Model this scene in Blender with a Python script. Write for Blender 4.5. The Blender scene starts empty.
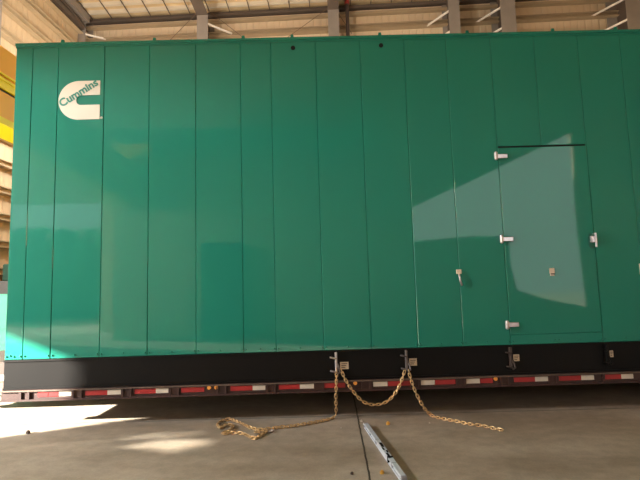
import bpy, bmesh, math, random
from mathutils import Vector, Matrix
from mathutils.geometry import tessellate_polygon, delaunay_2d_cdt
random.seed(7)
R = math.radians
SC = bpy.context.scene
COL = SC.collection
H = 1.37            # eye height
PITCH, ROLL, F = R(5.925), R(1.647), 480.0
BYAW = R(0.63)      # the enclosure on its trailer
D0 = 5.28
HYAW = R(-2.6)      # the hall

# ------------------------------------------------------------------ materials
def mat(name, color, rough=0.5, metal=0.0, coat=0.0, noise=0.0, nscale=4.0, bump=0.0, bscale=30.0, emit=None, detail=4, spec=0.5, stretch=(1,1,1)):
    m = bpy.data.materials.new(name); m.use_nodes = True
    nt = m.node_tree; b = nt.nodes['Principled BSDF']
    c = tuple(color) + (1,)
    b.inputs['Base Color'].default_value = c
    b.inputs['Roughness'].default_value = rough
    b.inputs['Metallic'].default_value = metal
    b.inputs['Coat Weight'].default_value = coat
    b.inputs['Coat Roughness'].default_value = 0.04
    b.inputs['Specular IOR Level'].default_value = spec
    if emit:
        b.inputs['Emission Color'].default_value = tuple(emit[:3]) + (1,)
        b.inputs['Emission Strength'].default_value = emit[3]
    tc = nt.nodes.new('ShaderNodeTexCoord'); mp = nt.nodes.new('ShaderNodeMapping')
    mp.inputs['Scale'].default_value = stretch
    nt.links.new(tc.outputs['Object'], mp.inputs['Vector'])
    n = nt.nodes.new('ShaderNodeTexNoise'); n.inputs['Scale'].default_value = nscale; n.inputs['Detail'].default_value = detail
    nt.links.new(mp.outputs['Vector'], n.inputs['Vector'])
    rp = nt.nodes.new('ShaderNodeValToRGB')
    rp.color_ramp.elements[0].position = .3; rp.color_ramp.elements[1].position = .7
    lo = tuple(max(0, v*(1-noise)) for v in color) + (1,); hi = tuple(min(1, v*(1+noise)) for v in color) + (1,)
    rp.color_ramp.elements[0].color = lo; rp.color_ramp.elements[1].color = hi
    nt.links.new(n.outputs['Fac'], rp.inputs['Fac'])
    nt.links.new(rp.outputs['Color'], b.inputs['Base Color'])
    if bump > 0:
        n2 = nt.nodes.new('ShaderNodeTexNoise'); n2.inputs['Scale'].default_value = bscale
        nt.links.new(mp.outputs['Vector'], n2.inputs['Vector'])
        bp = nt.nodes.new('ShaderNodeBump'); bp.inputs['Strength'].default_value = bump; bp.inputs['Distance'].default_value = .01
        nt.links.new(n2.outputs['Fac'], bp.inputs['Height']); nt.links.new(bp.outputs['Normal'], b.inputs['Normal'])
    return m

M = {}
M['green'] = mat('green_paint', (.011, .170, .124), .42, coat=.62, spec=.05, noise=.03, nscale=.7)
M['green_dark'] = mat('green_recess_shade', (.006, .09, .06), .6)
M['mint'] = mat('mint_paint', (.12, .55, .36), .5, noise=.05)
M['black'] = mat('black_paint', (.0035, .003, .003), .5, noise=.15, nscale=3, spec=.15)
M['steel'] = mat('zinc_steel', (.62, .58, .62), .32, metal=.9, noise=.1, nscale=20)
M['darksteel'] = mat('dull_steel', (.16, .14, .14), .45, metal=.7, noise=.2, nscale=20)
M['chain'] = mat('yellow_zinc_chain', (.58, .40, .21), .36, metal=.75, noise=.35, nscale=18)
M['red'] = mat('red_reflective_tape', (.30, .013, .014), .45, noise=.08, nscale=12)
M['white'] = mat('white_reflective_tape', (.52, .47, .40), .45, noise=.06, nscale=12)
M['railred'] = mat('dark_red_trailer_paint', (.03, .008, .006), .55, noise=.25, nscale=5)
M['raildirt'] = mat('dusty_trailer_steel', (.09, .06, .045), .65, noise=.25, nscale=6)
M['amber'] = mat('amber_lens', (.75, .30, .05), .3)
M['cream'] = mat('cream_sticker', (.62, .52, .40), .6, noise=.05)
M['ink'] = mat('black_ink', (.008, .008, .008), .8, spec=.1)
M['logo'] = mat('logo_cream_vinyl', (.62, .57, .48), .5, noise=.02)
M['logotext'] = mat('logo_green_vinyl', (.02, .20, .15), .5)
M['deck'] = mat('trailer_deck', (.07, .05, .04), .8, noise=.3)
M['rubber'] = mat('tyre_rubber', (.02, .02, .02), .8, noise=.2)
M['column'] = mat('brown_primer_steel', (.24, .195, .155), .6, noise=.1, nscale=2)
M['beam'] = mat('dark_brown_steel', (.10, .07, .05), .6, noise=.1, nscale=2)
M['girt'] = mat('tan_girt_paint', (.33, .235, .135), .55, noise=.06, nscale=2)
M['girtside_lit'] = mat('lightened_girt_paint', (.46, .34, .20), .55, noise=.06, nscale=2)  # side girts are underlit; the missing light is put into this paler colour
M['purlin'] = mat('pale_purlin_paint', (.62, .52, .38), .5, noise=.06, nscale=2)
M['brace'] = mat('pale_galvanised_steel', (.82, .72, .60), .4, noise=.05, nscale=6)
M['rod'] = mat('brown_rod', (.16, .10, .06), .6)
M['pipe'] = mat('dark_pipe', (.045, .028, .022), .5)
M['redcap'] = mat('red_coupling', (.40, .04, .03), .5)
M['orange'] = mat('crane_orange', (.92, .42, .006), .45, noise=.05, nscale=2)
M['yellow'] = mat('crane_yellow', (1.0, .74, .0), .45, noise=.04, nscale=2)
M['bar'] = mat('pale_aluminium', (.56, .60, .66), .4, metal=.25, noise=.06, nscale=9)
M['barside'] = mat('grey_aluminium', (.26, .27, .31), .45, metal=.3, noise=.1, nscale=9)
M['grey'] = mat('grey_machine_paint', (.25, .25, .25), .5, noise=.1)
M['machgreen'] = mat('dark_machine_green', (.05, .14, .10), .5, noise=.15)
M['lockerblue'] = mat('locker_blue_paint', (.02, .04, .05), .5, noise=.1)
M['gold'] = mat('brass', (.75, .42, .08), .35, metal=.6, noise=.1)
M['lamp'] = mat('fill_lamp_lens', (.9, .9, .9), .5, emit=(1, .93, .82, 3.0))
M['tree'] = mat('hedge_leaves', (.05, .10, .035), .9, noise=.5, nscale=2, bump=.6, bscale=4)
M['yard'] = mat('yard_gravel', (.36, .33, .27), .9, noise=.15, nscale=1.5)

def wall_mat(name, c, axis, pitch, rough=.6):
    """ribbed sheet: narrow shaded flutes come from bump, sheets differ a little"""
    m = mat(name, c, rough, noise=.07, nscale=.35, detail=2)
    nt = m.node_tree; b = nt.nodes['Principled BSDF']
    tc = nt.nodes.new('ShaderNodeTexCoord'); sp = nt.nodes.new('ShaderNodeSeparateXYZ')
    nt.links.new(tc.outputs['Object'], sp.inputs[0])
    mu = nt.nodes.new('ShaderNodeMath'); mu.operation = 'MULTIPLY'; mu.inputs[1].default_value = 1/pitch
    nt.links.new(sp.outputs[axis], mu.inputs[0])
    fr = nt.nodes.new('ShaderNodeMath'); fr.operation = 'FRACT'; nt.links.new(mu.outputs[0], fr.inputs[0])
    pg = nt.nodes.new('ShaderNodeMath'); pg.operation = 'PINGPONG'; pg.inputs[1].default_value = .5
    nt.links.new(fr.outputs[0], pg.inputs[0])
    rp = nt.nodes.new('ShaderNodeValToRGB'); rp.color_ramp.elements[0].position = .05; rp.color_ramp.elements[1].position = .16
    nt.links.new(pg.outputs[0], rp.inputs['Fac'])
    bp = nt.nodes.new('ShaderNodeBump'); bp.inputs['Strength'].default_value = .5; bp.inputs['Distance'].default_value = .05
    nt.links.new(rp.outputs['Color'], bp.inputs['Height']); nt.links.new(bp.outputs['Normal'], b.inputs['Normal'])
    return m
M['wall'] = wall_mat('beige_ribbed_sheet', (.60, .445, .285), 0, .27)
M['wall_side'] = wall_mat('beige_ribbed_sheet_side', (.58, .42, .25), 1, .27)
M['roof'] = mat('roof_insulation', (.60, .43, .23), .7, noise=.10, nscale=1.2)

def floor_mat():
    m = mat('concrete_floor', (.185, .150, .118), .5, noise=.0)
    nt = m.node_tree; b = nt.nodes['Principled BSDF']
    N = nt.nodes.new; L = nt.links.new
    tc = N('ShaderNodeTexCoord')
    def noise(scale, detail, stretch, rough=.6):
        mp = N('ShaderNodeMapping'); mp.inputs['Scale'].default_value = stretch; mp.inputs['Rotation'].default_value = (0, 0, R(12))
        L(tc.outputs['Object'], mp.inputs['Vector'])
        n = N('ShaderNodeTexNoise'); n.inputs['Scale'].default_value = scale; n.inputs['Detail'].default_value = detail
        n.inputs['Roughness'].default_value = rough
        L(mp.outputs['Vector'], n.inputs['Vector']); return n
    n1 = noise(1.1, 6, (.45, 1, 1)); n2 = noise(9, 5, (1, 1, 1)); n3 = noise(60, 3, (1, 1, 1))
    r1 = N('ShaderNodeValToRGB'); e = r1.color_ramp.elements
    e[0].position = .30; e[0].color = (.20, .160, .118, 1); e[1].position = .70; e[1].color = (.40, .348, .285, 1)
    L(n1.outputs['Fac'], r1.inputs['Fac'])
    def mix(kind, fac, a, bcol):
        x = N('ShaderNodeMix'); x.data_type = 'RGBA'; x.blend_type = kind
        if isinstance(fac, (int, float)): x.inputs['Factor'].default_value = fac
        else: L(fac, x.inputs['Factor'])
        L(a, x.inputs['A'])
        if isinstance(bcol, tuple): x.inputs['B'].default_value = bcol
        else: L(bcol, x.inputs['B'])
        return x.outputs['Result']
    r2 = N('ShaderNodeValToRGB'); e = r2.color_ramp.elements
    e[0].position = .35; e[0].color = (.82, .82, .83, 1); e[1].position = .65; e[1].color = (1.08, 1.07, 1.05, 1)
    L(n2.outputs['Fac'], r2.inputs['Fac'])
    c = mix('MULTIPLY', .8, r1.outputs['Color'], r2.outputs['Color'])
    r3 = N('ShaderNodeValToRGB'); e = r3.color_ramp.elements
    e[0].position = .4; e[0].color = (.9, .9, .9, 1); e[1].position = .6; e[1].color = (1.08, 1.08, 1.08, 1)
    L(n3.outputs['Fac'], r3.inputs['Fac'])
    c = mix('MULTIPLY', .6, c, r3.outputs['Color'])
    sp = N('ShaderNodeSeparateXYZ'); L(tc.outputs['Object'], sp.inputs[0])
    def line(ax, slope, off, w, w2=None):
        o = sp.outputs[ax]; q = sp.outputs[1-ax]
        m1 = N('ShaderNodeMath'); m1.operation = 'MULTIPLY_ADD'; m1.inputs[1].default_value = -slope; m1.inputs[2].default_value = -off
        L(q, m1.inputs[0])
        a = N('ShaderNodeMath'); a.operation = 'ADD'; L(o, a.inputs[0]); L(m1.outputs[0], a.inputs[1])
        wob = N('ShaderNodeMath'); wob.operation = 'MULTIPLY_ADD'; wob.inputs[1].default_value = .02; wob.inputs[2].default_value = -.01
        L(n2.outputs['Fac'], wob.inputs[0])
        a2 = N('ShaderNodeMath'); a2.operation = 'ADD'; L(a.outputs[0], a2.inputs[0]); L(wob.outputs[0], a2.inputs[1])
        ab = N('ShaderNodeMath'); ab.operation = 'ABSOLUTE'; L(a2.outputs[0], ab.inputs[0])
        lt = N('ShaderNodeMath'); lt.operation = 'LESS_THAN'; lt.inputs[1].default_value = w; L(ab.outputs[0], lt.inputs[0])
        return lt.outputs[0]
    # saw-cut joints filled with dark dirt, and one with pale dust beyond it
    c = mix('MIX', line(0, .023, .228, .0075), c, (.035, .027, .02, 1))
    c = mix('MIX', line(1, -.005, 5.39, .009), c, (.075, .06, .048, 1))
    L(c, b.inputs['Base Color'])
    rr = N('ShaderNodeMapRange'); rr.inputs['To Min'].default_value = .42; rr.inputs['To Max'].default_value = .72
    L(n1.outputs['Fac'], rr.inputs['Value']); L(rr.outputs[0], b.inputs['Roughness'])
    bp = N('ShaderNodeBump'); bp.inputs['Strength'].default_value = .15; bp.inputs['Distance'].default_value = .004
    L(n3.outputs['Fac'], bp.inputs['Height']); L(bp.outputs['Normal'], b.inputs['Normal'])
    b.inputs['Specular IOR Level'].default_value = .35
    return m
M['floor'] = floor_mat()

# ------------------------------------------------------------------ mesh helpers
class MB:
    def __init__(s): s.bm = bmesh.new()
    def box(s, x0, x1, y0, y1, z0, z1, bevel=0, seg=1):
        r = bmesh.ops.create_cube(s.bm, size=1)
        vs = r['verts']
        for v in vs:
            v.co = Vector(((x0+x1)/2 + v.co.x*(x1-x0), (y0+y1)/2 + v.co.y*(y1-y0), (z0+z1)/2 + v.co.z*(z1-z0)))
        if bevel:
            es = list({e for v in vs for e in v.link_edges})
            bmesh.ops.bevel(s.bm, geom=es, offset=bevel, segments=seg, affect='EDGES', profile=.5)
        return s
    def bar(s, a, b, w, h, up=(0, 0, 1)):
        a = Vector(a); b = Vector(b); d = b-a; L = d.length; d.normalize()
        x = d.cross(Vector(up)).normalized(); z = x.cross(d)
        r = bmesh.ops.create_cube(s.bm, size=1)
        for v in r['verts']:
            c = v.co.copy(); v.co = (a+b)/2 + x*c.x*w + d*c.y*L + z*c.z*h
        return s
    def tube(s, a, b, r, seg=12, r2=None):
        a = Vector(a); b = Vector(b); d = b-a; L = d.length
        q = d.to_track_quat('Z', 'Y').to_matrix().to_4x4()
        bmesh.ops.create_cone(s.bm, cap_ends=True, segments=seg, radius1=r, radius2=r if r2 is None else r2, depth=L,
                              matrix=Matrix.Translation((a+b)/2) @ q)
        return s
    def ball(s, c, r, sx=1, sy=1, sz=1, seg=12):
        bmesh.ops.create_uvsphere(s.bm, u_segments=seg, v_segments=seg//2+2, radius=r,
                                  matrix=Matrix.Translation(c) @ Matrix.Diagonal((sx, sy, sz, 1)))
        return s
    def prism(s, pts, axis, d0, d1):
        """pts: outline in the two other axes"""
        def P(p, d):
            return {0: (d, p[0], p[1]), 1: (p[0], d, p[1]), 2: (p[0], p[1], d)}[axis]
        A = [s.bm.verts.new(P(p, d0)) for p in pts]; B = [s.bm.verts.new(P(p, d1)) for p in pts]
        s.bm.faces.new(A); s.bm.faces.new(B[::-1])
        for i in range(len(pts)):
            j = (i+1) % len(pts); s.bm.faces.new([A[j], A[i], B[i], B[j]])
        return s
    def path(s, pts, r, seg=8, closed=False):
        pts = [Vector(p) for p in pts]; n = len(pts); rings = []
        for i, p in enumerate(pts):
            t = (pts[(i+1) % n]-pts[i-1]) if closed else (pts[min(i+1, n-1)]-pts[max(i-1, 0)])
            t.normalize(); x = t.orthogonal() if i == 0 else (px - t*px.dot(t))
            x.normalize(); px = x; y = t.cross(x)
            rings.append([s.bm.verts.new(p + (x*math.cos(2*math.pi*k/seg) + y*math.sin(2*math.pi*k/seg))*r) for k in range(seg)])
        for i in range(n if closed else n-1):
            a, b = rings[i], rings[(i+1) % n]
            for k in range(seg):
                s.bm.faces.new([a[k], a[(k+1) % seg], b[(k+1) % seg], b[k]])
        if not closed:
            s.bm.faces.new(rings[0][::-1]); s.bm.faces.new(rings[-1])
        return s
    def build(s, name, m, parent=None, loc=None, rz=None, smooth=False, kind=None, label=None):
        bmesh.ops.recalc_face_normals(s.bm, faces=s.bm.faces)
        me = bpy.data.meshes.new(name); s.bm.to_mesh(me); s.bm.free()
        if smooth:
            me.polygons.foreach_set('use_smooth', [True]*len(me.polygons))
        me.materials.append(M[m])
        o = bpy.data.objects.new(name, me); COL.objects.link(o)
        if parent: o.parent = parent
        if loc: o.location = loc
        if rz is not None: o.rotation_euler.z = rz
        if kind: o['kind'] = kind
        if label: o['label'] = label
        return o
def thing(name, label, cat, loc=(0, 0, 0), rz=0, group=None):
    o = bpy.data.objects.new(name, None); COL.objects.link(o); o.empty_display_size = .1
    o.location = loc; o.rotation_euler.z = rz; o['label'] = label; o['category'] = cat
    if group: o['group'] = group
    return o
def tag(o, label, cat, group=None):
    o['label'] = label; o['category'] = cat
    if group: o['group'] = group
    return o

# ------------------------------------------------------------------ camera
cr, sr, cp, sp_ = math.cos(ROLL), math.sin(ROLL), math.cos(PITCH), math.sin(PITCH)
right = Vector((1, 0, 0)); up = Vector((0, -sp_, cp)); fwd = Vector((0, cp, sp_))
right, up = right*cr - up*sr, up*cr + right*sr
cam = bpy.data.cameras.new('camera'); co = bpy.data.objects.new('camera', cam); COL.objects.link(co)
cam.sensor_width = 36; cam.lens = F/640*36; cam.clip_end = 300
mw = Matrix((right, up, -fwd)).transposed().to_4x4(); mw.translation = (0, 0, H)
co.matrix_world = mw; SC.camera = co
def ray(x, y): return right*((x-320)/F) - up*((y-240)/F) + fwd
def on_floor(x, y, z=0):
    d = ray(x, y); return Vector((0, 0, H)) + d*((z-H)/d.z)
def on_plane(x, y, D, yaw):     # plane through (0, D) turned by yaw; returns (along, height, world)
    n = Vector((-math.sin(yaw), math.cos(yaw), 0)); d = ray(x, y)
    P = Vector((0, 0, H)) + d*(D*math.cos(yaw)/d.dot(n))
    return P.x*math.cos(yaw)+P.y*math.sin(yaw)-D*math.sin(yaw), P.z, P

# ------------------------------------------------------------------ the hall (frame turned by HYAW about the eye's foot)
VB, VF = 18.0, -5.0
uL = on_plane(85, 30, VB/math.cos(HYAW)*1.0, HYAW)[0]
def hall(u, v, z=0):
    return Vector((u*math.cos(HYAW)-v*math.sin(HYAW), u*math.sin(HYAW)+v*math.cos(HYAW), z))
def to_hall(P):
    return (P.x*math.cos(HYAW)+P.y*math.sin(HYAW), -P.x*math.sin(HYAW)+P.y*math.cos(HYAW), P.z)
def back(x, y):                  # pixel -> (u, z) on the back wall
    P = on_plane(x, y, VB/math.cos(HYAW), HYAW)[2]; h = to_hall(P); return h[0], h[2]
uL = back(85, 30)[0]; uR = 12.0
zE = back(87, 21)[1]             # eave
zG = back(97, 39)[1]             # first girt
SP = .80
SL = math.tan(R(7))
def roof_z(v): return zE + .14 + (VB-v)*SL
hallE = bpy.data.objects.new
def struct(mb, name, m, **k):
    o = mb.build(name, m, **k); o['kind'] = 'structure'; o.rotation_euler.z = HYAW; return o

# floor
f = MB(); f.box(-14, 16, -7, 21, -.2, 0); fl = f.build('floor', 'floor'); fl['kind'] = 'structure'

def inside(p, l):
    c = False; n = len(l)
    for i in range(n):
        a, b = l[i], l[i-1]
        if (a[1] > p[1]) != (b[1] > p[1]) and p[0] < (b[0]-a[0])*(p[1]-a[1])/(b[1]-a[1])+a[0]: c = not c
    return c
def sheet(outer, holes, place, thick):
    """flat wall sheet with openings, given thickness"""
    loops = [outer]+holes; flat = []; edges = []
    for l in loops:
        k = len(flat); n = len(l); flat += [Vector((p[0], p[1])) for p in l]
        edges += [(k+i, k+(i+1) % n) for i in range(n)]
    vs, es, fs, _, _, _ = delaunay_2d_cdt(flat, edges, [], 0, 1e-5)
    keep = []
    for t in fs:
        c = sum((vs[i] for i in t), Vector((0, 0)))/3
        if inside(c, outer) and not any(inside(c, h) for h in holes): keep.append(t)
    bm = bmesh.new(); A = [bm.verts.new(place(p, 0)) for p in vs]
    for t in keep: bm.faces.new([A[i] for i in t])
    for v in [v for v in bm.verts if not v.link_faces]: bm.verts.remove(v)
    dv = Vector(place((0, 0), thick))-Vector(place((0, 0), 0))
    r = bmesh.ops.extrude_face_region(bm, geom=bm.faces[:])
    for g in r['geom']:
        if isinstance(g, bmesh.types.BMVert): g.co += dv
    mb = MB(); mb.bm.free(); mb.bm = bm; return mb

# sun: comes low through the big opening in the left wall
SAZ, SEL = R(63), R(20)
sdir = Vector((math.sin(SAZ), math.cos(SAZ), -math.tan(SEL))).normalized()
def back_to_left(P):
    u0, v0, z0 = to_hall(P); d = to_hall(sdir); t = (uL-u0)/d[0]
    return v0+d[1]*t, z0+d[2]*t
jv = sum(back_to_left(on_floor(*q))[0] for q in ((2, 437.6), (80, 427), (158, 416)))/3
P1 = on_plane(5, 333, D0, BYAW)[2]; P2 = on_plane(70, 357, D0, BYAW)[2]
lz = (back_to_left(P1)[1]+back_to_left(P2)[1])/2
print('LEFT OPENING jamb v %.2f lintel %.2f uL %.2f zE %.2f zG %.2f' % (jv, lz, uL, zE, zG))
left_holes = [[(jv, .02), (jv+5.6, .02), (jv+5.6, lz), (jv, lz)]]
def sun_gap(pxs):  # small wall gaps added to throw sun flecks on the floor
    left_holes.append([back_to_left(on_floor(*q)) for q in pxs])
sun_gap([(137, 436.9), (200, 434.7), (200, 434), (137, 435.8)])
sun_gap([(137, 444), (198, 450.5), (203, 442), (158, 441.8)])
sun_gap([(32, 447.3), (52, 448.2), (50, 447), (35, 446.5)])
sun_gap([(76, 444.6), (90, 445.6), (90, 444.6), (78, 443.9)])
# left wall
lw = sheet([(VF-.05, 0), (VB+.3, 0), (VB+.3, roof_z(VB)+.1), (VF-.05, roof_z(VF)+.1)], left_holes,
           lambda p, t: Vector((uL-.02-t, p[0], p[1])), .04)
struct(lw, 'wall_left', 'wall_side')
# back wall
f = MB(); f.box(uL-.02, uR+.2, VB+.15, VB+.27, 0, roof_z(VB)+.2); struct(f, 'wall_back', 'wall')
f = MB(); f.prism([(VF-.05, 0), (VB+.3, 0), (VB+.3, roof_z(VB)+.1), (VF-.05, roof_z(VF)+.1)], 0, uR, uR+.12); struct(f, 'wall_right', 'wall_side')
# front wall, behind the eye: its openings are what the glossy panels mirror
bn = Vector((-math.sin(BYAW), math.cos(BYAW), 0))
def mirror(x, y, v=VF):
    P = on_plane(x, y, D0, BYAW)[2]; d = ray(x, y); d = d - bn*2*d.dot(bn)
    u0, v0, z0 = to_hall(P); dd = to_hall(d); t = (v-v0)/dd[1]
    return max(uL+.5, min(uR-.5, u0+dd[0]*t)), z0+dd[2]*t
fa, fb = mirror(8, 203), mirror(112, 204)
dz = (fa[1]+fb[1])/2
fh = [[(fa[0], .02), (fb[0], .02), (fb[0], dz), (fa[0], dz)]]
poly = [mirror(*q) for q in ((414, 207), (570, 133), (574, 200), (577, 235), (586, 307), (545, 299), (516, 290), (509, 262), (508, 236), (470, 236), (414, 241))]
print('front door', fa, fb, 'right patch', [(round(a, 1), round(b, 1)) for a, b in poly])
fh.append(poly)
fw = sheet([(uL-.02, 0), (uR+.1, 0), (uR+.1, roof_z(VF)+.1), (uL-.02, roof_z(VF)+.1)], fh, lambda p, t: Vector((p[0], VF-t, p[1])), .06)
struct(fw, 'wall_front', 'wall')
# roof
f = MB(); f.prism([(VF-.2, roof_z(VF-.2)), (VB+.3, roof_z(VB+.3)), (VB+.3, roof_z(VB+.3)+.15), (VF-.2, roof_z(VF-.2)+.15)], 0, uL-.1, uR+.2)
struct(f, 'ceiling', 'roof')
n = 0
for i in range(46):
    v = VB-.35-i*.42 if i < 12 else VB-.35-12*.42-(i-11)*1.4
    if v < VF+.2: break
    f = MB(); z = roof_z(v); f.box(uL, uR, v-.055, v+.055, z-.13, z+.02); struct(f, 'purlin', 'purlin')
u = uL+.35
while u < uR:          # dark seams of the roof lining, running away from the eye
    f = MB(); f.bar((u, VB, roof_z(VB)-.145), (u, VF, roof_z(VF)-.145), .032, .03); struct(f, 'ceiling_seam', 'beam'); u += .80
# eave beam
f = MB(); f.box(uL, back(345, 8)[0], VB-.03, VB+.15, zE-.12, zE+.05); f.box(uL, back(345, 8)[0], VB-.12, VB-.03, zE-.13, zE-.10); struct(f, 'eave_beam', 'beam')
f = MB(); f.box(uL, uR, VB-.04, VB+.15, zE-.36, zE-.26); struct(f, 'wall_girt', 'girt')
f = MB(); f.box(back(345, 8)[0], uR, VB-.05, VB+.15, zE-.10, zE+.02); struct(f, 'eave_beam', 'beam')
# girts
k = 0
z = zG
while z > .4:
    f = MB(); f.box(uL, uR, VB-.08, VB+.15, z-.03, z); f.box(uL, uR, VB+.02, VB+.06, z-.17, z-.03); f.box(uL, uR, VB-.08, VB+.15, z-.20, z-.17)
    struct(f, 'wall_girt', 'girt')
    if z > lz+.3:
        segs = [(VF, VB)]
    else: segs = [(VF, jv-1.9), (jv+5.8, VB)] if z < lz else [(VF, VB)]
    for a, b in segs:
        f = MB(); zz = z+.18
        if a == VF and b == VB and abs(zz-lz) < .2: zz = lz+.25
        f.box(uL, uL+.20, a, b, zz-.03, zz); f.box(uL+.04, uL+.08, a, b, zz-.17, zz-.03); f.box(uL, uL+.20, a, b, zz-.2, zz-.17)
        struct(f, 'wall_girt', 'girtside_lit')
    z -= SP
# left wall eave struts
f = MB(); f.box(uL, uL+.35, VF, VB-.3, zE-.28, zE+.02); struct(f, 'eave_beam', 'column')
f = MB(); f.box(uL, uL+.25, VF, VB-.3, zE-.66, zE-.50); struct(f, 'eave_beam', 'beam')
# columns of the back wall: two flanges and a web, pale braces to the girts
def column(xl, xr, depth=.95, braces=(), top=True, low=0):
    u0, u1 = back(xl, 20)[0]*(VB-depth)/VB, back(xr, 20)[0]*(VB-depth)/VB
    w = u1-u0; uc = (u0+u1)/2
    f = MB(); zt = roof_z(VB)-.1 if not low else zE-low
    f.box(u0, u1, VB-depth-.03, VB-depth, 0, zt); f.box(u0, u1, VB+.09, VB+.12, 0, zt)
    o = f.build('column', 'column'); o['kind'] = 'structure'; o.rotation_euler.z = HYAW
    f = MB(); f.box(uc-.02, uc+.02, VB-depth, VB+.09, 0, zt); f.build('web', 'beam', o)
    for side, zb in braces:
        e = u0 if side < 0 else u1
        f = MB(); f.bar((e-side*.03, VB-depth, zb-.10), (uc+side*.95 if side > 0 else e+side*.62, VB+.0, zb-.10), .07, .05); f.build('brace', 'brace', o)
    if top:    # rafter running forward
        f = MB()
        f.bar((uc, VB-depth, roof_z(VB-depth)-.75), (uc, VF+.3, roof_z(VF+.3)-.75), w, .04)
        f.bar((uc, VB-depth, roof_z(VB-depth)-.43), (uc, VF+.3, roof_z(VF+.3)-.43), .03, .62)
        f.bar((uc, VB-depth, roof_z(VB-depth)-.13), (uc, VF+.3, roof_z(VF+.3)-.13), .30, .04)
        r = f.build('rafter', 'beam'); r['kind'] = 'structure'; r.rotation_euler.z = HYAW
    return o
def gz(k): return zG-.08-k*SP
column(68, 86, .45, ((1, gz(0)+.15),))
column(197, 208, .8, ((1, gz(0)+.1), (1, gz(1)+.1)), low=.5)
column(328, 339, .7, ())
column(449, 460, .95, ((-1, gz(0)), (-1, gz(1))))
column(501, 516, .95, ((-1, gz(0)+.02), (-1, gz(1)+.02)))
column(627, 650, 1.1, ((-1, gz(0)+.02), (-1, gz(1)+.02)))
for v in (12.42, 8.8, 4.2-1.5, -1.6):
    if jv-.3 < v < jv+5.7: continue
    f = MB(); f.box(uL+.0, uL+.6, v-.14, v-.11, 0, zE); f.box(uL, uL+.6, v+.11, v+.14, 0, zE); f.box(uL, uL+.6, v-.11, v+.11, 0, zE)
    o = f.build('column', 'column'); o['kind'] = 'structure'; o.rotation_euler.z = HYAW
# tie rods
for a, b in (((208, 12), (256, 48)), ((327, 11), (270, 50)), ((196, 16), (160, 50)), ((338, 15), (352, 34))):
    ua, za = back(*a); ub, zb = back(*b)
    f = MB(); f.tube((ua*.985, VB-.3, za-.1), (ub*.985, VB-.2, zb-.1), .012, 6); struct(f, 'tie_rod', 'rod')
# downpipe
ua, za = back(347, 7)
f = MB(); s_ = (VB-.4)/VB; f.tube((ua*s_, VB-.4, 0), (ua*s_, VB-.4, za), .07, 12); o = f.build('downpipe', 'pipe', smooth=False); o.rotation_euler.z = HYAW
tag(o, 'dark brown vertical downpipe with a red coupling on the back wall', 'pipe')
f = MB(); f.tube((ua*s_, VB-.4, za-.14), (ua*s_, VB-.4, za+.03), .09, 12); f.build('coupling', 'redcap', o, label='red coupling at the head of the pipe')
# a dark locker by the front wall, mirrored in the panels
q0, q1 = mirror(203, 245), mirror(246, 245)
lk = thing('steel_locker', 'dark blue steel locker standing against the front wall behind the viewer', 'locker', hall((q0[0]+q1[0])/2, VF+.42, 0), HYAW)
f = MB(); w_ = q1[0]-q0[0]; f.box(-w_/2, w_/2, -.35, .35, .06, q0[1], .01); f.build('locker_body', 'pipe', lk)
for k in (-1, 1):
    f = MB(); f.box(min(0, k*w_/2)+.02, max(0, k*w_/2)-.02, .35, .365, .10, q0[1]-.04, .004); dd_ = f.build('locker_door', 'lockerblue', lk)
    f = MB(); f.box(k*.06-.012, k*.06+.012, .365, .39, 1.0, 1.14); f.build('door_handle', 'steel', dd_)
f = MB(); f.box(-w_/2+.03, w_/2-.03, -.32, .32, 0, .06); f.build('plinth', 'pipe', lk)
# outside: yard and tree bank seen only in the mirroring panels
f = MB(); f.box(-80, 60, -70, 60, -.45, -.25); o = f.build('ground', 'yard'); o['kind'] = 'structure'
f = MB()
for i in range(26):
    f.ball(Vector((-34+i*.8+random.uniform(-.5, .5), -26+random.uniform(-1.5, 1.5), 3.0)), random.uniform(1.5, 2.1), 1.1, 1, 1.9, 10)
o = f.build('hedge', 'tree', smooth=True); o['kind'] = 'structure'

f = MB(); f.box(-10, 1, -20, -12, -.25, 10.2); f.prism([(-20, 10.2), (-12, 10.2), (-16, 11.4)], 0, -10.2, 1.2)  # unseen shed added to block sun from the right front opening
o = f.build('sun_block_shed', 'wall'); o['kind'] = 'structure'
# ------------------------------------------------------------------ crane bridge at the left
cu = -5.5
def side(x, y, u):
    d = ray(x, y); h0 = to_hall(Vector((0, 0, H))); dd = to_hall(d); t = (u-h0[0])/dd[0]
    return h0[2]+dd[2]*t
cu = -5.6
K = [side(0, y, cu+.25) for y in (45, 72, 78, 87, 90, 116, 123)]
print('crane', K)
cb = thing('overhead_crane', 'orange and yellow overhead crane bridge left of the green enclosure', 'crane', hall(cu, 6.4, 4.0), HYAW)
Y0, Y1 = -11.0, 11.2
def cz(z): return z-4.0
f = MB(); f.box(-.25, .25, Y0, Y1, cz(K[1]), cz(K[0])); f.build('upper_girder', 'orange', cb)
f = MB(); f.box(-.27, .28, Y0, Y1, cz(K[1])-.03, cz(K[1])); f.box(-.27, .28, Y0, Y1, cz(K[2])-.02, cz(K[2])+.02); f.build('flange_strip', 'yellow', cb)
f = MB(); f.box(-.25, .25, Y0, Y1, cz(K[2])+.02, cz(K[1])-.03); f.build('girder_cap', 'orange', cb)
f = MB(); f.box(-.25, .26, Y0, Y1, cz(K[3]), cz(K[2])-.02); f.build('yellow_band', 'yellow', cb)
f = MB(); f.box(-.20, .22, Y0, Y1, cz(K[4]), cz(K[3])); f.build('crane_rail', 'pipe', cb)
f = MB(); f.box(-.25, .25, Y0, Y1, cz(K[5]), cz(K[4])); f.build('lower_girder', 'orange', cb)
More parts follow.
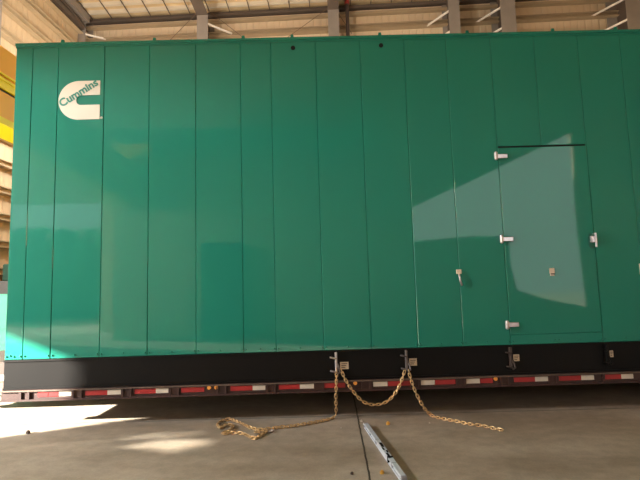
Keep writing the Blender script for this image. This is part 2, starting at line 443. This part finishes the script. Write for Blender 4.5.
f = MB(); f.box(-.25, .26, Y0, Y1, cz(K[6]), cz(K[5])); f.build('bottom_flange', 'yellow', cb)
for y in (Y0+.3, Y1-.3):
    f = MB(); f.box(-.9, .9, y-.16, y+.16, cz(K[0]), cz(6.0), .02); f.build('end_truck', 'orange', cb)
for v, ue in ((6.4+Y0+.3, 2.0), (6.4+Y1-.3, uR-.02)):
    f = MB(); f.box(uL+.25, ue, v-.15, v+.15, 6.0, 6.06); f.box(uL+.25, ue, v-.03, v+.03, 6.06, 6.4); f.box(uL+.25, ue, v-.15, v+.15, 6.4, 6.46)
    w = VF if v < 0 else VB+.15
    for uu in (uL+1.2, 0, ue-.3): f.box(uu-.1, uu+.1, min(v, w), max(v, w), 6.46, 6.66)
    struct(f, 'runway_beam', 'column')

# ------------------------------------------------------------------ enclosure
E0 = Vector((0, D0, 0))
def bx(u, z=0, off=0):           # point on the enclosure front, world
    return E0 + Vector((math.cos(BYAW), math.sin(BYAW), 0))*u + Vector((math.sin(BYAW), -math.cos(BYAW), 0))*off + Vector((0, 0, z))
def fr(x, y): a = on_plane(x, y, D0, BYAW); return a[0], a[1]
def cal(D):                       # enclosure frame u is measured from (0, D0)
    return D
uA = (fr(17, 48)[0]+fr(4, 355)[0])/2; uB = 6.6
zb0 = (fr(4, 388.5)[1]+fr(320, 381)[1]+fr(636, 371.5)[1])/3
zb1 = (fr(6, 360)[1]+fr(320, 350.5)[1]+fr(638, 341.5)[1])/3
zt1 = (fr(18, 48)[1]+fr(320, 41.5)[1]+fr(630, 34)[1])/3
zt2 = zt1+.055
DEP = 2.6
print('enclosure uA %.3f zb0 %.3f zb1 %.3f zt1 %.3f' % (uA, zb0, zb1, zt1))
base_pt = bx(uA, zb0)
enc = thing('generator_enclosure', 'huge glossy green panelled generator enclosure on a black base, on the red trailer', 'enclosure', base_pt, BYAW)
def lu(u): return u-uA
def lz_(z): return z-zb0
# local frame: x along the front, y into the depth, z up
f = MB(); f.box(lu(uA), lu(uB), 0, DEP, 0, lz_(zb1)-.001)
f.build('base_tank', 'black', enc)
f = MB(); f.box(lu(uA)-.004, lu(uB), -.012, .02, 0, .018); f.box(lu(uA)-.004, lu(uB), -.010, .02, lz_(zb1)-.022, lz_(zb1)-.004)
f.build('base_flange', 'black', enc)
f = MB(); f.box(lu(uA)+.01, lu(uB)-.01, .007, DEP, lz_(zb1), lz_(zt1)); f.build('housing', 'green', enc)
f = MB(); f.box(lu(uA)-.01, lu(uB), -.012, DEP+.02, lz_(zt1)+.022, lz_(zt2), .004); f.box(lu(uA)-.006, lu(uB), .0, DEP, lz_(zt1), lz_(zt1)+.022)
f.build('roof_trim', 'green', enc)
seams = [uA]
off_ = uA+3.36
S = [-3.17, -2.876, -2.35, -1.837, -1.31, -.797, -.446, .069, .583, 1.09, 1.58, 2.095, 2.60, 3.106, 3.60, 4.11, 4.62, 5.13, 5.64, 6.15, 6.6]
S = [s-D0*math.sin(BYAW)*1.0 for s in S]
S[-1] = uB
seams = [uA]+S
zd0 = (fr(508, 334.5)[1]+fr(602, 332)[1])/2; zd1 = (fr(499, 147)[1]+fr(586, 144.5)[1])/2
GAP = .002
def panel(u0, u1, z0, z1, name='side_panel', tilt=None, par=None, th=.03):
    w = u1-u0-GAP; h = z1-z0
    f = MB(); f.box(-w/2, w/2, -.0, th, -h/2, h/2, .005, 1)
    o = f.build(name, 'green', enc)
    o.location = (lu((u0+u1)/2), 0, lz_((z0+z1)/2))
    t = tilt if tilt else (random.uniform(-.22, .22), random.uniform(-.12, .12))
    o.rotation_euler = (R(t[1]*.5), 0, R(t[0]))
    return o
dl, dr = S[11], S[13]
for a, b in zip(seams[:-1], seams[1:]):
    if abs(a-S[11]) < 1e-6 or abs(a-S[12]) < 1e-6:
        panel(a, b, zd1+.006, zt1)
    else:
        panel(a, b, zb1, zt1)
panel(dl, dr, zb1, zd0-.003, tilt=(0.02, 0))
# door
f = MB(); f.box(lu(dl)+.01, lu(dr)-.01, .002, .02, lz_(zd1)-.013, lz_(zd1)+.007); f.build('door_gap_shade', 'ink', enc)  # black strip puts the shade of the door's top gap into colour
f = MB(); W = dr-dl; f.box(.005, W-.005, 0, .03, 0, zd1-zd0-.012, .004)
door = f.build('access_door', 'green', enc, loc=(lu(dl), -.003, lz_(zd0)), label='flat green access door flush with the panels')
door.rotation_euler = (0, 0, R(-.08))
def dloc(x, y):
    u, z = fr(x, y); return u-dl, z-zd0
for (x, y) in ((500.9, 156.5), (506.7, 239.3), (512.2, 324.5)):
    du, z = dloc(x, y)
    f = MB(); f.tube((du-.068, -.030, z-.028), (du-.068, -.030, z+.028), .020, 14); f.ball((du-.068, -.030, z+.03), .0205); f.ball((du-.068, -.030, z-.03), .0205)
    f.box(du-.068, du+.068, -.020, -.001, z-.024, z+.024, .006, 2)
    f.tube((du+.005, -.026, z), (du+.005, -.018, z), .006); f.tube((du+.038, -.026, z), (du+.038, -.018, z), .006)
    f.build('hinge', 'steel', door, smooth=False, label='pale metal hinge')
du, z = dloc(592.5, 240)
f = MB(); f.box(du+.0, du+.022, -.050, -.036, z-.085, z+.075, .006, 2); f.box(du-.002, du+.022, -.05, 0, z+.055, z+.075, .004); f.box(du-.035, du+.01, -.035, 0, z-.03, z+.045, .008, 2)
f.tube((du-.018, -.045, z+.01), (du-.018, -.03, z+.01), .012)
hd = f.build('door_handle', 'steel', door, label='chrome pull handle with lock')
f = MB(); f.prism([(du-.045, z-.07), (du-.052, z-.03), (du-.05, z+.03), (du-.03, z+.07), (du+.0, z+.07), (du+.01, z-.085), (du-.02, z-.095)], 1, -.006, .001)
f.build('handle_recess_shade', 'green_dark', door)  # flat shape; the shade of a recess is put into darker green
du, z = dloc(551.5, 271.5)
f = MB(); f.box(du-.028, du+.028, -.014, .0, z-.022, z+.038, .005, 2); f.box(du-.022, du+.022, -.012, 0, z-.048, z-.030, .003)
f.build('lock_plate', 'cream', door, label='small pale lock plate')
f = MB(); f.box(du-.012, du+.024, -.016, 0, z-.031, z-.022); f.build('keyhole_slot', 'ink', door)
# latch on the seam left of the door
u, z = fr(458.5, 272)
f = MB(); f.box(lu(u)-.028, lu(u)+.028, -.022, 0, lz_(z)-.022, lz_(z)+.028, .005, 2)
la = f.build('latch', 'cream', enc, label='pale metal latch with hanging pull')
f = MB(); f.path([(lu(u)-.005, -.03, lz_(z)-.02), (lu(u)+.0, -.035, lz_(z)-.06), (lu(u)+.004, -.035, lz_(z)-.10), (lu(u)+.022, -.03, lz_(z)-.15)], .011, 8)
f.build('pull', 'steel', la, smooth=True)
u, z = fr(641, 269)
f = MB(); f.box(lu(u)-.02, lu(u)+.03, -.022, 0, lz_(z)-.06, lz_(z)+.06, .005, 2); f.build('latch', 'cream', enc)
# holes near the roof
for q in ((293, 48), (381, 45.5)):
    u, z = fr(*q); f = MB(); f.tube((lu(u), -.006, lz_(z)), (lu(u), .01, lz_(z)), .026, 18)
    pl = f.build('hole_plug', 'ink', enc)
# lifting lugs on the roof
for x in (62, 154, 243, 292, 380, 468, 554, 617):
    u = fr(x, 37)[0]; f = MB()
    f.prism([(lu(u)-.022, 0), (lu(u)+.022, 0), (lu(u)+.014, .045), (lu(u)-.014, .045)], 1, .012, .03)
    for v in f.bm.verts: v.co.z += lz_(zt2)-.002
    f.build('lifting_lug', 'green', enc)
# bolts
f = MB(); f.ball((0, 0, 0), .0095, 1, .9, 1, 8); bolt = f.build('bolt', 'green', enc, smooth=True)
pos = []
for s in seams[1:16]:
    pos += [(lu(s)-.022, lz_(zb1)+.035), (lu(s)+.022, lz_(zb1)+.035)]
for a, b in zip(seams[1:15], seams[2:16]):
    if b-a > .3: pos.append((lu((a+b)/2), lz_(zb1)+.035))
pos += [(.02, lz_(zb1)+.035), (.06, lz_(zb1)+.045), (.10, lz_(zb1)+.035)]
x = .10
while x < 7.2: pos.append((x, lz_(zt2)-.026)); x += .19
for i, (x, z) in enumerate(pos[:98]):
    o = bolt if i == 0 else bolt.copy()
    if i: COL.objects.link(o); o.parent = enc
    o.location = (x, -.013 if z > 2 else -.003, z)
# emblem
lx0, lz1_ = fr(58.8, 100); _, ztop = fr(80, 81.2); _, zbot = fr(80, 119.7); lx1 = (fr(100.2, 90)[0]+fr(100, 112)[0])/2
rz_ = (ztop-zbot)/2; zc = (ztop+zbot)/2; sl0, sl1 = zc+.057, zc-.057
rx = .225
pts = [(lx1, ztop)]
for i in range(25):
    a = math.pi/2+math.pi*i/24; pts.append((lx0+rx+math.cos(a)*rx, zc+math.sin(a)*rz_))
pts.append((lx1, zbot)); pts.append((lx1, sl1))
sx = fr(76.5, 100)[0]
for i in range(13):
    a = -math.pi/2-math.pi*i/12; pts.append((sx+.05+math.cos(a)*.05, zc+math.sin(a)*.057))
pts.append((lx1, sl0))
bm = bmesh.new(); tris = tessellate_polygon([[Vector((p[0], p[1], 0)) for p in pts]])
ctr = (lx0+lx1)/2
V = [bm.verts.new((p[0]-ctr, 0, p[1]-zc)) for p in pts]
for t in tris: bm.faces.new([V[i] for i in t])
r = bmesh.ops.extrude_face_region(bm, geom=bm.faces[:])
for g in r['geom']:
    if isinstance(g, bmesh.types.BMVert): g.co.y += .002
mb = MB(); mb.bm.free(); mb.bm = bm
emb = mb.build('emblem', 'logo', enc, loc=(lu(ctr), -.0065, lz_(zc)), label='cream U-shaped emblem lying on its side with lettering')
def lettering(body, size, name, m, parent, loc, rot, off=0.0, xs=1.0):
    cu_ = bpy.data.curves.new(name, 'FONT'); cu_.body = body; cu_.size = size; cu_.align_x = 'CENTER'; cu_.align_y = 'CENTER'; cu_.offset = off; cu_.extrude = .0006
    t = bpy.data.objects.new('t', cu_); COL.objects.link(t); bpy.context.view_layer.update()
    me = bpy.data.meshes.new_from_object(t.evaluated_get(bpy.context.evaluated_depsgraph_get()))
    bpy.data.objects.remove(t); me.materials.clear(); me.materials.append(M[m])
    me.transform(Matrix.Rotation(R(90), 4, 'X') @ Matrix.Rotation(rot, 4, 'Z') @ Matrix.Diagonal((xs, 1, 1, 1)))
    o = bpy.data.objects.new(name, me); COL.objects.link(o); o.parent = parent; o.location = loc; return o
u1, z1 = fr(60.8, 104.5); u2, z2 = fr(96.8, 82.3)
L_ = math.hypot(u2-u1, z2-z1)
lt = lettering('Cummins', .115, 'lettering', 'logotext', emb, ((u1+u2)/2-ctr, -.002, (z1+z2)/2-zc), math.atan2(z2-z1, u2-u1), .0035)
w = max(v.co.length for v in lt.data.vertices)*2
lt.scale = (L_/w*1.03,)*3
lettering('®', .035, 'registered_mark', 'logo', enc, (lu(fr(101.5, 118)[0]), -.004, lz_(fr(101.5, 118)[1])), 0, .001)
# tie-down brackets and their stickers on the base
def lb(x, y): u, z = fr(x, y); return lu(u), lz_(z)
for i, (xb, y0, y1, m) in enumerate(((335.8, 352, 372.5, 'steel'), (405.5, 350, 370, 'darksteel'), (509, 347, 368, 'pipe'), (604.5, 344, 364, 'black'))):
    ux, zt = lb(xb, y0); _, zz = lb(xb, y1)
    f = MB(); f.box(ux-.012, ux+.012, -.045, 0, zz, zt, .003)
    br = f.build('tie_down_bracket', m, enc)
    for dz_ in (.055, zt-zz-.02):
        f = MB(); f.path([(ux, -.04, zz+dz_-.045), (ux-.03, -.06, zz+dz_-.035), (ux-.066, -.075, zz+dz_-.025)], .009, 8); f.build('prong', m, br, smooth=True)
    f = MB(); f.path([(ux+.01, -.03, zz+.10), (ux+.03, -.04, zz+.05), (ux+.035, -.05, zz+.01), (ux+.01, -.055, zz-.005), (ux-.005, -.055, zz+.02)], .010, 8)
    f.build('hook', m if i else 'darksteel', br, smooth=True)
for (x0, x1, y0, y1) in ((340, 348.7, 362, 369), (409, 417, 358.5, 365.5), (513, 519.5, 354.5, 361), (609.3, 613.5, 350.5, 357)):
    a, zt = lb(x0, y0); b, zz = lb(x1, y1)
    f = MB(); f.box(a, b, -.004, 0, zz, zt, .001)
    s_ = f.build('sticker', 'cream', enc, label='cream sticker')
    f = MB()
    for k in range(3):
        zq = zt-(k+1)*(zt-zz)/4; f.box(a+(b-a)*.15, a+(b-a)*(.85-.12*k), -.0055, -.003, zq-.003, zq+.003)
    f.build('printed_lines', 'ink', s_)

# ------------------------------------------------------------------ trailer
zr1 = zb0-.002; zr0 = zr1-.115
tr = thing('flatbed_trailer', 'low dark red flatbed trailer with red and white reflective tape, under the enclosure', 'trailer', bx(uA, 0), BYAW)
f = MB(); f.box(lu(uA)+.02, lu(uB)+.4, .05, DEP+.05, zr0+.03, zr1); f.build('deck', 'deck', tr)
f = MB(); f.box(lu(uA), lu(uB)+.4, -.045, .06, zr1-.022, zr1); f.box(lu(uA), lu(uB)+.4, -.030, .06, zr0+.02, zr1-.022); f.box(lu(uA), lu(uB)+.4, -.050, .06, zr0, zr0+.02)
rail = f.build('side_rail', 'railred', tr)
f = MB(); f.box(lu(uA)-.01, lu(uB)+.4, -.052, -.045, zr1-.014, zr1+.0); f.build('rub_strip', 'raildirt', tr)
f = MB(); f.box(lu(uA), lu(uB)+.4, DEP+.05, DEP+.14, zr0, zr1); f.build('side_rail', 'railred', tr)
def rz2(x): return lu(fr(x, 385)[0])
tapes = [(40, 50, 'red'), (50.5, 60.5, 'red'), (61, 75, 'white'), (87, 109, 'red'), (109, 123, 'white'), (136, 157, 'red'), (157, 171.5, 'white'), (182, 205, 'red'),
         (231, 253, 'red'), (253, 267, 'white'), (279, 300, 'red'), (300, 314, 'white'), (323, 345, 'red'), (373, 387, 'white'), (387.5, 410, 'red'),
         (420, 434, 'white'), (434.5, 455, 'red'), (465, 479, 'white'), (479.5, 492, 'red'), (513, 534, 'red'), (534, 548, 'white'), (558, 580, 'red'), (580, 594, 'white'), (604, 620, 'red'), (620, 632, 'white')]
for a, b, m in tapes:
    f = MB(); f.box(rz2(a), rz2(b), -.036, -.029, zr0+.042, zr1-.017); f.build('reflective_strip', m, rail)
for x in (27, 79, 128, 175, 222, 271, 319, 366, 415, 460, 504, 552, 598):
    f = MB(); c = rz2(x); f.box(c-.055, c-.030, -.05, -.02, zr0+.02, zr1-.02); f.box(c+.030, c+.055, -.05, -.02, zr0+.02, zr1-.02); f.box(c-.04, c+.04, -.034, -.028, zr0+.02, zr1-.02)
    f.build('stake_pocket', 'railred', tr)
for x in (210, 217, 355, 494.5):
    f = MB(); c = rz2(x); f.tube((c, -.05, zr0+.085), (c, -.028, zr0+.085), .02, 14); f.build('marker_light', 'amber', tr, smooth=False)
# crossmembers, rear bogie, front neck
for k in range(16):
    x = .4+k*.6; f = MB(); f.box(x-.03, x+.03, .06, DEP+.05, zr0-.0, zr0+.03); f.build('crossmember', 'railred', tr)
f = MB(); f.prism([(lu(uB)+.35, zr0), (lu(uB)+.7, zr0), (lu(uB)+1.1, .80), (lu(uB)+3.2, .80), (lu(uB)+3.2, .98), (lu(uB)+1.0, .98), (lu(uB)+.5, zr1), (lu(uB)+.35, zr1)], 1, .1, DEP-.1)
f.build('rear_deck', 'railred', tr)
for x in (lu(uB)+1.6, lu(uB)+2.6):
    f = MB(); f.tube((x, .2, .40), (x, DEP-.2, .40), .06); f.box(x-.05, x+.05, .5, .6, .4, .80); f.box(x-.05, x+.05, DEP-.6, DEP-.5, .4, .80)
    ax = f.build('axle', 'pipe', tr)
    for y in (.05, DEP-.30):
        f = MB(); f.tube((x, y, .40), (x, y+.25, .40), .40, 28); wh = f.build('wheel', 'rubber', ax)
        f = MB(); f.tube((x, y-.01, .40), (x, y+.26, .40), .2, 20); f.build('rim', 'steel', wh)
nx0 = -4.85-uA
f = MB(); f.box(nx0, lu(uA)+.05, .62, 1.9, zr0+.02, .40); f.build('neck', 'raildirt', tr)
f = MB(); f.box(nx0, lu(uA)-.02, .60, 1.92, .40, .47); f.build('neck_plate', 'white', tr)
f = MB(); f.box(nx0, lu(uA)-.2, .60, 1.92, .47, .62); f.build('neck_box', 'pipe', tr)
for y in (.8, 1.7):
    f = MB(); f.box(nx0+.05, nx0+.15, y-.05, y+.05, .02, zr0+.03); f.box(nx0-.02, nx0+.22, y-.12, y+.12, 0, .02); f.build('landing_leg', 'raildirt', tr)

# ------------------------------------------------------------------ chains
def catmull(P, step):
    P = [Vector(p) for p in P]; Q = [P[0]*2-P[1]]+P+[P[-1]*2-P[-2]]; out = []
    for i in range(1, len(Q)-2):
        for k in range(24):
            t = k/24
            out.append(.5*((2*Q[i])+(-Q[i-1]+Q[i+1])*t+(2*Q[i-1]-5*Q[i]+4*Q[i+1]-Q[i+2])*t*t+(-Q[i-1]+3*Q[i]-3*Q[i+1]+Q[i+2])*t**3))
    out.append(P[-1])
    res = [out[0]]; acc = 0
    for a, b in zip(out[:-1], out[1:]):
        d = (b-a).length
        while acc+d >= step:
            t = (step-acc)/d; a = a+(b-a)*t; res.append(a.copy()); d = (b-a).length; acc = 0
        acc += d
    return res
f = MB(); LW, LL, WR = .0125, .0145, .0052
ring = []
for i in range(16):
    a = 2*math.pi*i/16; ring.append((math.cos(a)*LW, 0, math.sin(a)*LW + (LL if math.sin(a) > 1e-6 else -LL if math.sin(a) < -1e-6 else 0)))
f.path(ring, WR, 8, closed=True)
link_me = bpy.data.meshes.new('link'); bmesh.ops.recalc_face_normals(f.bm, faces=f.bm.faces); f.bm.to_mesh(link_me); f.bm.free()
link_me.polygons.foreach_set('use_smooth', [True]*len(link_me.polygons)); link_me.materials.append(M['chain'])
PITCHL = .0375
def chain(name, label, pts, base, rest=False):
    t = thing(name, label, 'chain', base, 0, 'cargo chains hung on the base brackets')
    C = catmull(pts, PITCHL)
    for i, (a, b) in enumerate(zip(C[:-1], C[1:])):
        o = bpy.data.objects.new('link', link_me); COL.objects.link(o); o.parent = t
        d = (b-a).normalized(); q = d.to_track_quat('Z', 'Y')
        floor_lie = (a.z < .05 and b.z < .05)
        if floor_lie:
            x = d.cross(Vector((0, 0, 1))).normalized(); y = d.cross(x)
            ang = R(0 if i % 2 else 90)+random.uniform(-.3, .3)
        else:
            x = Vector((math.cos(BYAW), math.sin(BYAW), 0)); x = (x-d*x.dot(d)).normalized(); y = d.cross(x); ang = R(5 if i % 2 else 95)+random.uniform(-.15, .15)
        X = x*math.cos(ang)+y*math.sin(ang); Yv = d.cross(X)
        mt = Matrix((X, Yv, d)).transposed().to_4x4()
        mid = (a+b)/2
        mt.translation = mid-Vector(base); o.matrix_local = mt
    print(name, len(C)-1)
    return t
def fp(x, y, z=.017): return on_floor(x, y, z)
def bp_(x, y, off): u, z, P = on_plane(x, y, D0-off, BYAW); return P
hookA = bp_(336.3, 372, .055)
fa_ = fp(336, 417.5)
ptsA = [bp_(336.6, 369, .055), bp_(336.3, 382, .06), bp_(336, 398, .06), Vector((fa_.x, fa_.y, .05)), fa_+Vector((-.03, 0, .0))] + [fp(*q) for q in ((325, 420), (310, 423), (290, 426.2), (276, 427.5), (262, 429.5), (252, 428), (244, 424.5), (236, 421), (229, 419), (221, 421), (217.5, 425), (221, 427.5), (226, 424.5), (233, 425.5), (230, 430), (222, 433.6), (232, 432.6), (243, 433.5), (254, 438), (262, 434.5), (267, 431.5), (262, 431.5), (255, 432))]
A = chain('cargo_chain', 'brassy chain dropping from left base bracket to a heap on the floor', ptsA, tuple(fa_*Vector((1, 1, 0)) if False else (fa_.x, fa_.y, 0)))
b1 = fp(269, 431.5, .012)-Vector((fa_.x, fa_.y, 0))
f = MB(); f.path([b1+Vector((-.02, 0, .0)), b1+Vector((.015, -.005, .003)), b1+Vector((.04, 0, .003)), b1+Vector((.045, .03, 0)), b1+Vector((.02, .035, 0))], .009, 8)
f.build('grab_hook', 'steel', A, smooth=True, label='pale steel hook')
pb = [bp_(341, 369, .05), bp_(344, 377, .06), bp_(350, 387, .07), bp_(357, 396, .075), bp_(364, 402, .075), bp_(372, 404.6, .075), bp_(381, 404, .075), bp_(389, 400, .075), bp_(396, 392, .07), bp_(401, 382, .06), bp_(405, 370, .055)]
chain('cargo_chain', 'brassy chain sagging in a loop between the two left base brackets', pb, tuple(pb[0]))
fc = fp(432, 416)
pc = [bp_(408.5, 370, .055), bp_(411, 380, .07), bp_(416, 393, .09), bp_(423, 406, .11), Vector((fc.x-.03, fc.y, .045))] + [fp(*q) for q in ((434, 416.5), (445, 419), (458, 421.5), (470, 424), (482, 425.5), (493, 428), (503, 430))]
Cc = chain('cargo_chain', 'brassy chain from second base bracket trailing right along the floor', pc, (fc.x, fc.y, 0))

# ------------------------------------------------------------------ long bar on the floor
pA, pB = on_floor(366, 425, .03), on_floor(404, 479, .03)
d = (pB-pA); Lb = math.hypot(d.x, d.y); an = math.atan2(d.y, d.x)
mid = (pA+pB)/2
lev = thing('measuring_bar', 'long pale aluminium bar with black markings lying on the concrete', 'bar', (mid.x, mid.y, 0), an)
hw, ht = .019, .048
f = MB()
f.prism([(-hw, 0), (hw, 0), (hw, .012), (hw*.35, .014), (hw*.35, ht-.014), (hw, ht-.012), (hw, ht), (-hw, ht), (-hw, ht-.012), (-hw*.35, ht-.014), (-hw*.35, .014), (-hw, .012)], 0, -Lb/2, Lb/2)
f.build('beam_body', 'bar', lev)
f = MB(); f.box(-Lb*.08, Lb*.22, -hw-.001, hw+.001, .004, ht+.002, .003); win = f.build('middle_sleeve', 'bar', lev)
f = MB()
for a, b, y0, y1 in ((-.05, .04, -.012, .012), (.05, .10, -.016, -.002), (.11, .15, 0, .014), (.16, .25, -.014, .004)):
    f.box(a*Lb/1.1, b*Lb/1.1, y0, y1, ht+.001, ht+.004)
f.box(Lb*.20, Lb*.222, -hw-.002, hw+.002, .004, ht+.004)
f.build('black_marking', 'ink', win)
for s in (-1, 1):
    f = MB(); f.box(s*Lb/2-.012, s*Lb/2+.012, -hw-.002, hw+.002, 0, ht+.002, .003)
    f.build('end_cap', 'barside', lev)
for k in (-.30, -.12, .30):
    f = MB(); f.box(k*Lb-.004, k*Lb+.004, -hw-.001, hw+.001, .002, ht+.001); f.build('joint_band', 'barside', lev)
f = MB(); f.tube((-Lb/2-.11, 0, .012), (-Lb/2-.0, 0, .02), .011, 10, .014); f.build('tip', 'bar', lev)

# small debris
def nut(x, y, r, m, lab, cat='nut', name='brass_nut'):
    P = on_floor(x, y, r*.5); f = MB(); f.tube((0, 0, 0), (0, 0, r*1.1), r, 6); f.tube((0, 0, r*1.1), (0, 0, r*1.5), r*.6, 8)
    o = f.build(name, m, loc=(P.x, P.y, 0), rz=random.random()*3); tag(o, lab, cat); return o
nut(388, 423.5, .020, 'gold', 'small brass nut right of the bar tip, nearest the sagging chain')
nut(382, 472.5, .016, 'gold', 'small brass nut left of the bar near its lower end')
nut(361.5, 421, .012, 'white', 'tiny white plastic plug on floor at the joint crossing', 'plug', 'plastic_plug')
nut(28, 432.5, .022, 'pipe', 'dark pebble lying in the sunlit floor patch', 'pebble', 'pebble')
nut(352, 473.5, .012, 'pipe', 'dark pebble on floor left of the saw-cut joint', 'pebble', 'pebble')
nut(341, 428, .007, 'white', 'tiny pale chip on floor below the left chain', 'chip', 'stone_chip')
nut(429.5, 423, .008, 'white', 'tiny pale chip on floor left of the right chain', 'chip', 'stone_chip')

# ------------------------------------------------------------------ things at the far left
def at_depth(x, y, Z): d = ray(x, y); return Vector((0, 0, H))+d*(Z/d.y)
P = at_depth(3.5, 340, 9.2)
mc = thing('equipment_cabinet', 'pale mint green cabinet on a dark plinth behind the left end of enclosure', 'cabinet', (P.x-.45, 9.2, 0), HYAW)
ztop_ = at_depth(3.5, 294, 9.2).z; zb_ = at_depth(3.5, 360, 9.2).z
f = MB(); f.box(-.9, .9, 0, .9, zb_, ztop_, .01); f.build('cabinet_body', 'mint', mc)
f = MB(); zm = at_depth(3.5, 329, 9.2).z; f.box(-.88, .88, -.012, .0, zb_+.03, zm-.006, .004); f.build('cabinet_door', 'mint', mc)
f = MB(); f.box(-.88, .88, -.012, .0, zm+.006, ztop_-.03, .004); f.build('cabinet_door', 'mint', mc)
f = MB(); f.box(-.85, .85, .05, .85, 0, zb_); f.build('plinth', 'pipe', mc)
P = at_depth(4, 272, 13)
o = MB().box(-1.2, 1.2, 0, 1.2, 0, 2.35, .03).build('machine_base', 'machgreen'); bpy.data.objects.remove(o)
mg = thing('workshop_machine', 'dark green workshop machine against the left wall behind the mint cabinet', 'machine', (-8.0, 13.2, 0), HYAW)
zt_ = at_depth(4, 264, 13.2).z; zm_ = at_depth(4, 281, 13.2).z
f = MB(); f.box(-.8, .9, 0, 1.2, zm_, zt_, .03); f.build('machine_head', 'machgreen', mg)
f = MB(); f.box(-.9, 1.0, -.1, 1.2, 0, zm_, .02); f.build('machine_base', 'grey', mg)

# ------------------------------------------------------------------ light
def lamp(u, v, z, W, col=(1, .91, .78), wall=False):  # added fill lamps, no such fittings seen; they brighten hall and back wall
    P = hall(u, v, z)
    l = bpy.data.lights.new('fill_light', 'POINT'); l.energy = W; l.color = col; l.shadow_soft_size = .3
    o = bpy.data.objects.new('fill_light', l); COL.objects.link(o); o.location = P-Vector((0, 0, .42))
    if wall: t = thing('wall_fill_lamp', 'unseen fill lamp added on a long arm from the back wall', 'lamp', P, HYAW, 'added fill lamps on the back wall')
    else: t = thing('ceiling_fill_lamp', 'unseen fill lamp added under the roof', 'lamp', P, HYAW, 'added fill lamps under the roof')
    f = MB(); f.tube((0, 0, .0), (0, 0, .1), .22, 20, .10); f.build('shade', 'grey', t)
    f = MB(); f.tube((0, 0, -.03), (0, 0, 0.0), .2, 20); f.build('lens', 'lamp', t)
    f = MB()
    if wall: f.tube((0, 0, .07), (0, VB+.1-v, .07), .02, 8); f.build('arm', 'pipe', t)
    else: f.tube((0, 0, .09), (0, 0, roof_z(v)-z+.01), .02, 8); f.build('stem', 'pipe', t)
for u, Wf, Wb in ((-8.2, 120, 350), (-3, 60, 310), (3, 2, 290), (8.5, 2, 270)):
    cl = (1, .93, .82) if u < 0 else (1, .80, .58)
    lamp(u, -1, 10.2, Wf, cl)
    lamp(u, 4, 9.6, Wf*.6, cl)
    lamp(max(u, -6.8), 10.5, 10.0, Wb*(.8 if u < 0 else .4))
    lamp(u+.6, 15.8, 8.0, Wb, wall=True)
# added fill lamps on the left: stand-in daylight, and lift for the wall
for u, v, z, W in ((-8.3, 1.5, 4.8, 2850), (-7.4, 13.3, 7.2, 520)):
    P = hall(u, v, z); l = bpy.data.lights.new('flood_fill', 'POINT'); l.energy = W; l.color = (.95, .98, 1); l.shadow_soft_size = .35
    o = bpy.data.objects.new('flood_fill', l); COL.objects.link(o); o.location = P-Vector((0, 0, .45))
    t = thing('side_fill_lamp', 'unseen fill lamp added on an arm from the left wall', 'lamp', P, HYAW, 'added fill lamps on the left wall')
    f = MB(); f.tube((0, 0, 0), (0, 0, .1), .22, 20, .1); f.build('shade', 'grey', t)
    f = MB(); f.tube((0, 0, -.03), (0, 0, 0), .2, 20); f.build('lens', 'lamp', t)
    f = MB(); f.tube((0, 0, .07), (uL-u, 0, .07), .02, 8); f.build('arm', 'pipe', t)
s = bpy.data.lights.new('sun', 'SUN'); s.energy = 68; s.angle = R(.9); s.color = (1, .93, .80)
so = bpy.data.objects.new('sun', s); COL.objects.link(so); so.rotation_euler = (-sdir).to_track_quat('Z', 'Y').to_euler(); so.location = (-20, -5, 12)
# portals in the two doorways
def portal(u, v, z, sx, sy, ang):
    l = bpy.data.lights.new('doorway', 'AREA'); l.shape = 'RECTANGLE'; l.size = sx; l.size_y = sy; l.cycles.is_portal = True
    o = bpy.data.objects.new('doorway', l); COL.objects.link(o); o.location = hall(u, v, z)
    o.rotation_euler = (R(90), 0, HYAW+ang)
portal(uL+.05, jv+2.8, lz/2, 5.6, lz, R(-90))
portal((fa[0]+fb[0])/2, VF+.02, dz/2, fb[0]-fa[0], dz, 0)
us = [p[0] for p in poly]; zs = [p[1] for p in poly]
portal((min(us)+max(us))/2, VF+.02, (min(zs)+max(zs))/2, max(us)-min(us), max(zs)-min(zs), 0)
w = bpy.data.worlds.new('sky'); SC.world = w; w.use_nodes = True
bg = w.node_tree.nodes['Background']; bg.inputs['Color'].default_value = (.97, .98, .95, 1); bg.inputs['Strength'].default_value = 3.3
SC.view_settings.view_transform = 'Standard'; SC.view_settings.look = 'None'; SC.view_settings.gamma = 1; SC.view_settings.use_curve_mapping = False
SC.view_settings.exposure = 0.0
